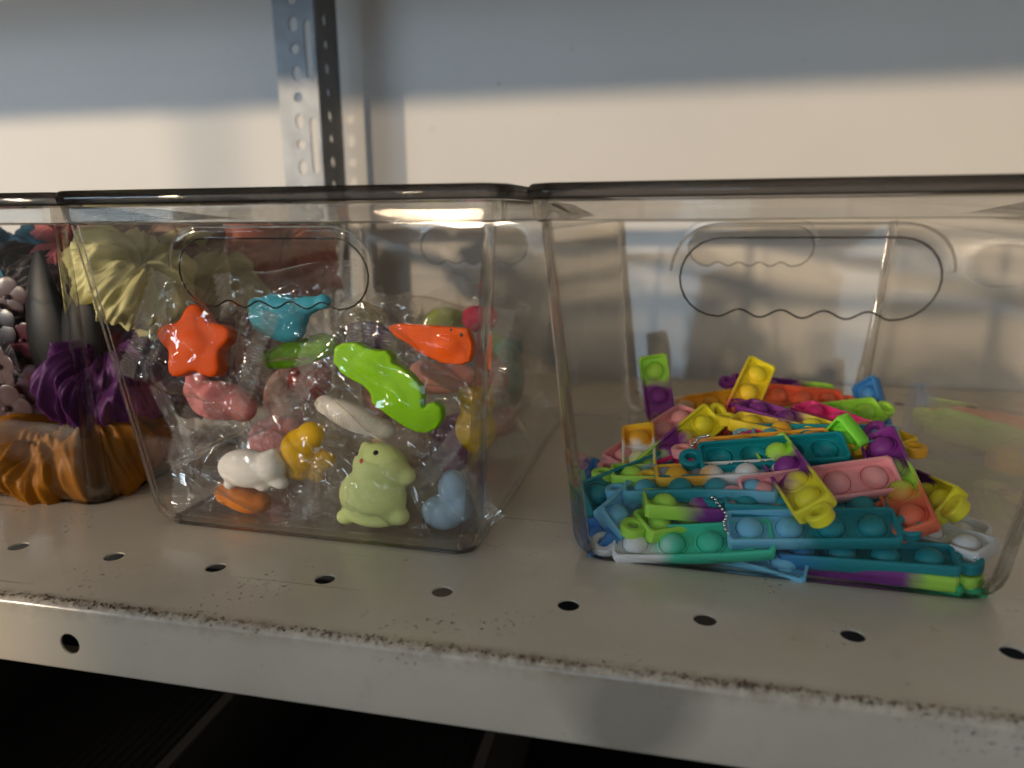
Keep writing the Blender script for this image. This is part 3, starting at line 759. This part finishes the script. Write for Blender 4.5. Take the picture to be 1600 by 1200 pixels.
def wrapper_mesh(w, h, thick, seed, crimp=7.0):
    """flow-wrapped cellophane pillow: two sheets with sharp straight creases, ribbed crimped ends with a saw-tooth edge; mm"""
    bm = bmesh.new(); nx, nz = (76, 48) if seed < 30 else (34, 22); rng = random.Random(seed)
    for sgn in (-1, 1):
        creases = []
        for k in range(34):
            ang = rng.gauss(0, 0.45) if k < 16 else rng.uniform(0, math.pi)
            creases.append((rng.uniform(-w / 2, w / 2), rng.uniform(-h / 2, h / 2), math.cos(ang), math.sin(ang), rng.uniform(0.5, 1.9), rng.choice((-1, 1)) * rng.uniform(0.3, 1.0), rng.uniform(6, 22)))
        rows = []
        for j in range(nz + 1):
            row = []
            for i in range(nx + 1):
                u, v = -1 + 2 * i / nx, -1 + 2 * j / nz
                e = 1 - abs(u); body = min(1.0, e / 0.62); body = body * body * (3 - 2 * body)
                env = body * math.sqrt(max(0.0, 1 - v * v))
                x = u * (w / 2 - crimp); z = v * h / 2
                cr = 1 - 2.2 * abs(noise.noise(Vector((u * 1.8 + seed * 3.1, v * 1.4, sgn * 4.0))))
                y = sgn * thick * env * (0.86 + 0.2 * cr)
                fade = min(1.0, e * 9) * min(1.0, (1 - abs(v)) * 9)
                g = (1 - body) * 1.0 * math.sin(v * 13 + 4 * noise.noise(Vector((v * 3, sgn, seed))))   # pleats running out to the crimp
                for cx, cz, ca, sa, sig, amp, ln in creases:
                    d = abs(-(x - cx) * sa + (z - cz) * ca); tt = (x - cx) * ca + (z - cz) * sa
                    if d < sig * 4 and abs(tt) < ln * 2: g += amp * math.exp(-d / sig) * math.exp(-(tt / ln) ** 2)
                y += fade * (g + sgn * 0.3)
                z += 2.0 * noise.noise(Vector((u * 1.7, seed, v * 1.3))); x += 1.4 * noise.noise(Vector((v * 1.9, seed + 5, u)))
                y += 3.2 * noise.noise(Vector((u * 1.1, v * 1.1, seed * 3.3)))      # the whole bag bends a little
                row.append(bm.verts.new(Vector((x, y, z)) * MM))
            rows.append(row)
        for a, b in zip(rows, rows[1:]):
            for i in range(nx):
                f = bm.faces.new((a[i], a[i + 1], b[i + 1], b[i])); f.smooth = True
    sheet = to_mesh(bm, 'wrapper'); seals = []
    n = int(h / 0.62)
    for end in (-1, 1):                     # ribbed seal
        bm = bmesh.new()
        A, B, Cc = [], [], []
        for j in range(n + 1):
            v = -1 + 2 * j / n; rib = 0.34 if j % 2 else -0.34
            z = v * h / 2 + 2.0 * noise.noise(Vector((end * 1.7, seed, v * 1.3)))
            yb = 3.2 * noise.noise(Vector((end * 1.1, v * 1.1, seed * 3.3))); xo = 1.4 * noise.noise(Vector((v * 1.9, seed + 5, end)))
            x0 = end * (w / 2 - crimp) + xo
            saw = 0.9 if (j // 2) % 2 else 0.0
            curl = 1.6 * noise.noise(Vector((v * 1.4, end, seed + 9)))
            A.append(bm.verts.new(Vector((x0, yb + rib * 0.5, z)) * MM)); B.append(bm.verts.new(Vector((x0 + end * crimp * 0.5, yb + rib + curl, z)) * MM))
            Cc.append(bm.verts.new(Vector((x0 + end * (crimp - saw), yb + rib * 0.6 + curl * 2.2, z)) * MM))
        bridge(bm, A, B, False); bridge(bm, B, Cc, False)
        seals.append(to_mesh(bm, 'crimped_seal'))
    return sheet, seals

TOYMAT = {}
def toy_mat(c, key):
    if key not in TOYMAT:
        TOYMAT[key] = principled("soft_rubber_" + key, c, 0.48, spec=0.14, sss=0.45, sss_scale=0.004, mottling=0.10, mott_scale=40)
    return TOYMAT[key]

def toy(loc, me, color, key, label, wrap=None, face=(), rot=(0, 0, 0), name="squishy_toy", yaw=0):
    t = empty(name, loc)
    tag(t, label, "squishy toy", "cellophane wrapped squishy toys")
    t.rotation_euler = (R(rot[0]), R(rot[1]), R(rot[2]))
    me.materials.clear()
    b = obj("toy_body", me, toy_mat(color, key), t)
    for nm, x, z, rr, mt in face:
        # small printed mark laid on the surface facing the viewer
        hit, p, n, idx = b.ray_cast(Vector((x * MM, -0.1, z * MM)), Vector((0, 1, 0)))
        if not hit: continue
        bm = bmesh.new()
        bmesh.ops.create_uvsphere(bm, u_segments=12, v_segments=8, radius=rr * MM, matrix=Matrix.Translation(p) @ n.to_track_quat('Z', 'Y').to_matrix().to_4x4() @ Matrix.Diagonal((1, 1, 0.3, 1)))
        e = to_mesh(bm, nm); [setattr(q, 'use_smooth', True) for q in e.polygons]
        obj(nm, e, mt, t)
    if wrap:
        w, h, th, ang, seed = wrap[:5]; dx, dz = wrap[5:7] if len(wrap) > 5 else (0, 0)
        sheet, seals = wrapper_mesh(w, h, th, seed, 8.5)
        wo = obj("wrapper", sheet, M['film'], t)
        for sl in seals: obj("crimped_seal", sl, M['seal'], wo)
        wo.rotation_euler = (0, R(ang), 0); wo.location = Vector((dx, 0, dz)) * MM
    return t

def px(pts, ox, oy, k):       # outline sketched on squared paper (y down) -> centred outline (y up)
    return [((x - ox) / k, (oy - y) / k) for x, y in pts]

# orange star
star = []
for k in range(40):
    a = 2 * math.pi * k / 40 + 0.25
    star.append(((52 + 10 * math.cos(5 * a)) * math.sin(a), (52 + 10 * math.cos(5 * a)) * math.cos(a)))
toy((17.8, 48, 86.5), blob([(0, 0, 40, 40, 21)], 0.298, polys=[(star, 17)], smooth=9), (0.70, 0.085, 0.0), "orange",
    "orange star shaped squishy toy at the upper left of the wrapped toys", (66, 51, 10, 18, 1), rot=(-12, 0, 8))
# blue whale
toy((55.7, 66, 99), blob([(-18, -4, 52, 36, 26), (-55, 10, 18, 16, 14), (24, 12, 34, 16, 14, 12), (58, 20, 14, 13, 12), (-5, -26, 34, 20, 20)], 0.302),
    (0.05, 0.33, 0.46), "blue", "teal blue whale shaped squishy toy at the top of the wrapped pile", (74, 44, 10, -8, 2), rot=(-10, 0, 0))
# green leaf like toy behind
toy((53, 76, 78), blob([(0, 0, 68, 22, 16, 14), (40, 14, 28, 20, 16), (-44, -12, 24, 16, 14)], 0.313), (0.22, 0.60, 0.01), "leaf",
    "grass green long squishy toy between the star and the blue whale", (71, 38, 8, -16, 3), rot=(-14, 0, 0))
# orange fish
fish = px([(602, 512), (622, 506), (680, 508), (736, 511), (744, 535), (742, 562), (722, 569), (694, 566), (664, 555), (640, 538), (618, 528)], 675, 537, 1)
toy((132.1, 50, 89.6), blob([(30, 0, 30, 24, 20)], 0.279, polys=[(fish, 13)], smooth=7), (0.74, 0.10, 0.0), "fish",
    "orange fish shaped squishy toy with tiny black face at the upper right", (69, 38, 8, 8, 4),
    face=(("eye", 14.2, 4.3, 0.8, M['ink']), ("mouth_mark", 9.6, 6.2, 0.6, M['ink'])), rot=(-8, 0, 0))
# lime seahorse
sea = px([(150, 490), (205, 462), (290, 460), (350, 490), (430, 505), (480, 500), (515, 545), (507, 572), (570, 595), (640, 650), (690, 710), (702, 760),
          (694, 822), (712, 844), (730, 808), (775, 795), (820, 825), (826, 890), (790, 950), (730, 985), (660, 980), (590, 950), (500, 900), (430, 850),
          (385, 820), (375, 760), (330, 715), (250, 680), (180, 640), (165, 605), (138, 590), (142, 540)], 482, 722, 3.81)
toy((113.9, 44, 70.9), blob([(-30, 30, 50, 22, 16, -24), (16, -10, 46, 22, 16, -48)], 0.279, polys=[(sea, 13)], vox=0.7, smooth=7), (0.24, 0.58, 0.0), "lime",
    "bright lime green seahorse squishy toy with curled tail, in the middle of the pile", (84, 44, 9, 38, 5), rot=(-6, 0, 0))
# pink cat
toy((15.1, 64, 54.7), blob([(0, 0, 54, 32, 28), (-36, 16, 24, 22, 22), (-48, 34, 9, 12, 8), (-28, 38, 9, 12, 8), (38, -10, 24, 22, 20)], 0.318), (0.80, 0.27, 0.28), "pink",
    "pink squishy toy below the orange star", (71, 44, 11, -24, 6))
# white piglet
toy((39.9, 47, 26.2), blob([(-6, 2, 50, 31, 28), (34, 8, 27, 25, 24), (48, -16, 17, 12, 12, -10), (-38, -26, 11, 10, 10), (20, -24, 14, 10, 12), (40, 30, 8, 8, 7)], 0.306), (0.88, 0.86, 0.82), "white",
    "white piglet squishy toy lying low at the left, in front", (79, 42, 10, 24, 7, -3, 3), rot=(-4, 0, 0))
# yellow duck
toy((65.6, 54, 33.2), blob([(-8, 4, 34, 38, 26), (26, -8, 25, 17, 14, 14), (12, 34, 24, 20, 18), (18, -34, 14, 12, 10), (-14, -26, 24, 18, 18)], 0.305), (0.76, 0.46, 0.0), "yellow",
    "yellow duck squishy toy right of the white piglet", (58, 44, 9, 52, 8))
# long white seal
toy((88.4, 60, 51.3), blob([(0, 0, 60, 22, 22, -20), (-44, 18, 20, 16, 16), (46, -16, 24, 16, 16, -14)], 0.305), (0.84, 0.80, 0.74), "ivory",
    "ivory white long squishy toy half under the lime seahorse", (66, 38, 9, 20, 9))
# mint dinosaur with face
toy((103.2, 47, 21.5), blob([(-4, -12, 56, 46, 34), (10, 34, 46, 40, 30), (-48, -48, 16, 13, 14, 0, -6), (42, -40, 17, 15, 15, 0, -6), (0, -46, 46, 16, 26), (50, 24, 18, 16, 16), (-12, 62, 12, 14, 10)], 0.295),
    (0.84, 0.92, 0.36), "mint", "pale mint green squishy toy with black eyes and red cheek, sitting at the bottom", (58, 60, 11, -76, 10, 0, 2),
    face=(("eye", -7.2, 16.6, 1.2, M['ink']), ("eye", 3.2, 18.6, 1.25, M['ink']), ("cheek", -3.4, 14.6, 1.15, M['red_ink'])), rot=(-4, 0, 0))
# pale blue elephant
toy((135.5, 51, 14.0), blob([(-4, -12, 36, 28, 26), (14, 30, 24, 32, 22), (26, 4, 22, 28, 22)], 0.292), (0.45, 0.58, 0.68), "paleblue",
    "pale grey blue squishy toy in the lower right front corner of the wrapped toys", (46, 36, 8, -38, 11), rot=(0, 0, -6))
# yellow bear
toy((143, 80, 47), blob([(0, -14, 34, 38, 28), (2, 30, 30, 28, 26), (-20, 50, 9, 9, 8), (24, 50, 9, 9, 8)], 0.308), (0.74, 0.50, 0.03), "bear",
    "mustard yellow squishy bear pressed against the right wall of its bin", (50, 40, 9, 70, 12), rot=(0, 0, 20))
toy((126.8, 80, 67.4), blob([(0, 0, 56, 26, 24, 8), (-34, 6, 22, 22, 20)], 0.308), (0.74, 0.32, 0.28), "salmon",
    "salmon pink squishy toy under the orange fish", (66, 38, 9, 6, 13))
toy((31, 52, 9.0), blob([(0, 0, 44, 22, 24, -16), (-26, 6, 22, 20, 20), (30, -4, 18, 16, 16)], 0.31), (0.68, 0.22, 0.03), "amber",
    "amber orange squishy toy on the bin floor under the white piglet", (81, 26, 7, 6, 14))
toy((47.3, 96, 58.7), blob([(0, 0, 36, 30, 28), (20, 14, 18, 18, 16)], 0.339), (0.46, 0.06, 0.07), "crimson",
    "dark crimson squishy toy deep in the middle of the pile", (58, 42, 9, 30, 15))
toy((75.7, 112, 79.3), blob([(0, 0, 40, 30, 26), (-26, 10, 20, 18, 16)], 0.342), (0.13, 0.035, 0.20), "violet",
    "dark violet squishy toy behind the seahorse's head", (61, 40, 9, -14, 16))
toy((122, 170, 84), blob([(-8, 0, 24, 22, 20), (14, 2, 18, 20, 18)], 0.36), (0.72, 0.06, 0.14), "magenta",
    "small magenta squishy toy on top at the back right of its bin", (53, 38, 8, 20, 17))
toy((128, 215, 38), blob([(0, 0, 30, 56, 30), (4, 46, 24, 24, 24)], 0.40), (0.10, 0.26, 0.28), "deepteal",
    "dark teal tall squishy toy at the back right of its bin", (64, 67, 11, 80, 18))
toy((128, 182, 16), blob([(0, 0, 34, 24, 28), (20, 10, 18, 18, 18)], 0.40), (0.62, 0.24, 0.26), "rose",
    "rose pink squishy toy on the floor along the right wall of its bin", (61, 40, 9, 10, 19))
toy((137, 138, 54), blob([(0, 0, 26, 32, 26), (-6, 26, 20, 18, 18)], 0.37), (0.42, 0.05, 0.06), "ruby",
    "ruby red squishy toy behind the mustard bear", (56, 44, 9, 60, 20))
for i, (l, c, k, lab) in enumerate((
        ((24, 100, 24), (0.60, 0.26, 0.30), "plum", "dusty rose squishy toy buried behind the white piglet"),
        ((94, 102, 22), (0.58, 0.40, 0.30), "cocoa", "beige squishy toy buried behind the mint one"),
        ((88, 195, 72), (0.34, 0.42, 0.10), "olive", "olive squishy toy at the back below the far handle"),
        ((122, 112, 24), (0.34, 0.16, 0.34), "grape", "grape purple squishy toy buried behind the pale blue one"),
        ((22, 116, 44), (0.66, 0.42, 0.40), "blush", "blush pink squishy toy buried behind the pink one"),
        ((38, 190, 74), (0.50, 0.40, 0.14), "sand", "sand coloured squishy toy at the back left of its bin"),
        ((66, 150, 40), (0.55, 0.26, 0.22), "brick", "terracotta pink squishy toy buried in the centre of the pile"),
        ((60, 240, 50), (0.16, 0.30, 0.40), "slate", "slate blue squishy toy against the back wall of its bin"))):
    toy(l, blob([(0, 0, 48, 36, 34, 20 * i), (26, 14, 24, 22, 22)], 0.37), c, k, lab, (50, 42, 10, 33 * i, 30 + i), rot=(0, 0, 14 * i))
# ------------------------------------------------------------------ satin scrunchies and hair clips
def scrunchie_mesh(Rm, rm, seed):
    """gathered satin ring: a fat tube creased into deep uneven folds that run across it"""
    bm = bmesh.new(); nu, nv = 340, 52
    rows = []
    def ridge(v): return 1 - 2.4 * abs(noise.noise(v))
    for i in range(nu):
        th = 2 * math.pi * i / nu; ct, st = math.cos(th), math.sin(th); row = []
        for j in range(nv):
            f = 2 * math.pi * j / nv; cf, sf = math.cos(f), math.sin(f)
            warp = 1.1 * noise.noise(Vector((ct * 1.3, st * 1.3 + seed, cf * 0.9))) 
            a = ridge(Vector((ct * 1.25 + 0.35 * cf + seed * 1.7 + warp, st * 1.25 + 0.35 * sf, 0.55 * cf + 0.45 * sf)))
            b = ridge(Vector((ct * 2.7 + 0.6 * sf + seed, st * 2.7 + warp * 2, 0.8 * sf + 4)))
            c = ridge(Vector((ct * 8.5 + 0.8 * cf + seed, st * 8.5, 1.1 * cf + 9)))
            d = ridge(Vector((ct * 15.0 + 1.2 * sf + seed, st * 15.0 + warp * 3, 1.0 * cf + 14)))
            lo = noise.noise(Vector((ct * 1.2, st * 1.2, seed * 2.3)))
            outw = 0.5 + 0.5 * (0.5 + 0.5 * cf)
            r = rm * (0.74 + outw * (0.30 * a + 0.22 * b + 0.12 * c + 0.035 * d) + 0.30 * lo)
            x = Rm + r * math.cos(f + 0.4 * warp); z = r * math.sin(f + 0.4 * warp) + 0.34 * rm * noise.noise(Vector((ct * 2.4, st * 2.4, seed + 3)))
            row.append(bm.verts.new(Vector((x * ct, x * st, z)) * MM))
        rows.append(row)
    for i in range(nu):
        a, b = rows[i], rows[(i + 1) % nu]
        for j in range(nv): bm.faces.new((a[j], b[j], b[(j + 1) % nv], a[(j + 1) % nv]))
    fix_normals(bm); me = to_mesh(bm, "fabric"); [setattr(p, 'use_smooth', True) for p in me.polygons]
    return me

def satin(key, c):
    return principled("satin_" + key, c, 0.46, spec=0.45, tint_spec=True, sheen=0.25, bump=0.2, bump_scale=2500, mottling=0.06, mott_scale=120)

for i, (loc, rot, Rm, rm, key, c, lab) in enumerate((
        ((-52, 96, 112), (24, 38, 30), 18, 13, "cream", (0.66, 0.62, 0.30), "cream yellow satin scrunchie standing against the side of its bin"),
        ((-56, 168, 106), (20, 30, 60), 20, 15, "butter", (0.50, 0.46, 0.26), "butter coloured satin scrunchie behind the cream yellow one"),
        ((-66, 88, 64), (14, 24, -20), 19, 17, "purple", (0.050, 0.010, 0.068), "dark purple satin scrunchie below the cream yellow one"),
        ((-90, 84, 21), (12, -4, 40), 30, 17, "gold", (0.26, 0.095, 0.002), "golden brown satin scrunchie on the bin floor"),
        ((-140, 112, 30), (30, 16, 0), 24, 15, "red", (0.60, 0.035, 0.02), "red satin scrunchie behind the gold one"),
        ((-98, 92, 40), (60, 30, 10), 15, 10, "lilac", (0.58, 0.34, 0.40), "lilac pink satin scrunchie peeking out under the purple one"),
        ((-150, 74, 14), (8, 10, 0), 24, 13, "sea", (0.10, 0.17, 0.17), "dark sea green scrunchie at the lower left corner"),
        ((-84, 150, 128), (24, 14, 0), 24, 15, "brown", (0.17, 0.10, 0.075), "brown satin scrunchie on top of the heap beside the bin rim"),
        ((-60, 262, 112), (40, 10, 30), 24, 18, "salmon", (0.50, 0.17, 0.13), "salmon scrunchie at the back right of its bin"),
        ((-164, 130, 118), (20, -14, 20), 22, 14, "teal", (0.04, 0.15, 0.24), "teal blue satin scrunchie at the top left"),
        ((-124, 140, 120), (28, 20, -20), 18, 15, "rose", (0.50, 0.15, 0.17), "rose pink satin scrunchie beside the black clip"),
        ((-130, 205, 118), (20, 10, 0), 24, 15, "violet", (0.12, 0.09, 0.24), "violet scrunchie at the back of the heap"),
        ((-62, 150, 64), (30, 20, 0), 24, 18, "wine", (0.16, 0.03, 0.06), "wine red scrunchie in the middle of the heap"),
        ((-74, 200, 40), (10, 0, 0), 28, 20, "cocoa", (0.12, 0.07, 0.05), "cocoa scrunchie buried at the right of the heap"),
        ((-120, 170, 70), (20, 30, 0), 28, 20, "plum", (0.09, 0.03, 0.08), "plum scrunchie buried in the middle of the heap"),
        ((-150, 104, 62), (70, 10, 10), 20, 16, "ink", (0.006, 0.006, 0.007), "black satin scrunchie behind the flower clips"),
        ((-146, 108, 96), (64, -10, 0), 18, 14, "coal", (0.007, 0.006, 0.006), "black satin scrunchie above the other black one"),
        ((-112, 108, 84), (60, 10, 0), 18, 15, "soot", (0.006, 0.005, 0.006), "black satin scrunchie behind the claw clip"),
        ((-165, 200, 60), (20, 0, 0), 28, 20, "navy", (0.03, 0.035, 0.08), "navy scrunchie buried at the left of the heap"))):
    me = scrunchie_mesh(Rm * 0.85, rm * 1.22, 11 + i)
    o = obj("scrunchie", me, satin(key, c)); o.location = Vector(loc) * MM; o.rotation_euler = [R(a) for a in rot]
    tag(o, lab, "scrunchie", "satin scrunchies heaped in the bin")

# black claw clip: two tall curved jaws meeting at a hinge
t = empty("claw_clip", (-83, 76, 78)); tag(t, "tall black claw clip with two pointed jaws", "hair clip")
for k, (dx, lean, hgt) in enumerate(((-9.5, -3, 84), (10.5, 6, 80))):
    bm = bmesh.new(); rows = []
    for i in range(19):
        v = i / 18; z = v * hgt - 34; wd = 14.5 * math.sqrt(max(0.0, math.sin(math.pi * (0.18 + 0.80 * v)))) * (1 - 0.45 * v ** 3) + 0.2
        row = []
        for j in range(16):
            a = 2 * math.pi * j / 16
            row.append(bm.verts.new(Vector((wd * math.cos(a), 3.4 * math.sin(a) * (wd / 10) + 7 * (v - 0.5) ** 2 * 2, z)) * MM))
        rows.append(row)
    for a, b in zip(rows, rows[1:]): bridge(bm, a, b)
    bm.faces.new(rows[0][::-1]); bm.faces.new(rows[-1]); fix_normals(bm)
    j_ = obj("jaw", to_mesh(bm, "jaw", 50), M['black'], t); j_.location.x = dx * MM; j_.rotation_euler.y = R(lean)
bm = bmesh.new(); add_prism(bm, circle(0, -10, 4, n=16), lambda u, v, w: (w, u * 0.8 + 2, v), -13, 13); fix_normals(bm)
obj("hinge", to_mesh(bm, "hinge", 40), M['black'], t)

def petal_flower(loc, s, rot, key, lab):
    t = empty("flower_clip", loc); tag(t, lab, "hair clip", "small flower clips by the bin wall"); t.rotation_euler = [R(a) for a in rot]
    mt = FLO.setdefault(key, principled("pearl_" + key, dict(white=(0.10, 0.06, 0.065), pink=(0.08, 0.018, 0.03), blue=(0.025, 0.022, 0.035))[key], 0.3, sss=0.3))  # flower colours darkened to hold the shade of that front corner
    for k in range(5):
        o = obj("petal", PETAL, mt, t, 'OBJECT'); o.rotation_euler = (0, R(72 * k), 0); o.scale = (s * 1.35, s, s * 1.35)
    o = obj("centre", BEAD, mt, t, 'OBJECT'); o.scale = (s, s, s)
FLO = {}
bm = bmesh.new(); bmesh.ops.create_uvsphere(bm, u_segments=14, v_segments=8, radius=1, matrix=Matrix.Translation(Vector((0, 0, 4.2)) * MM) @ Matrix.Diagonal((3.9 * MM, 0.55 * MM, 4.3 * MM, 1)))
PETAL = to_mesh(bm, "petal", 60)
bm = bmesh.new(); bmesh.ops.create_uvsphere(bm, u_segments=12, v_segments=8, radius=1, matrix=Matrix.Translation(Vector((0, -1.2, 0)) * MM) @ Matrix.Scale(1.5 * MM, 4))
BEAD = to_mesh(bm, "centre", 60)
for l, s, r, k, lab in (
        ((-117, 66, 44), 1.25, (8, 20, 10), 'white', "white pearly flower clip just above the red scrunchie"),
        ((-104, 74, 56), 1.0, (-10, 50, 20), 'pink', "pink flower clip above the white pearly one"),
        ((-121, 70, 66), 1.1, (5, 5, -15), 'white', "pale flower clip halfway up the bin wall"),
        ((-110, 76, 80), 0.95, (10, 30, 5), 'pink', "pink flower clip beside the black claw clip"),
        ((-123, 74, 88), 1.1, (0, 60, 0), 'blue', "bluish flower clip at the picture edge"),
        ((-118, 78, 103), 1.0, (0, 10, 10), 'white', "pale flower clip highest of the flowers")):
    petal_flower(l, s, r, k, lab)
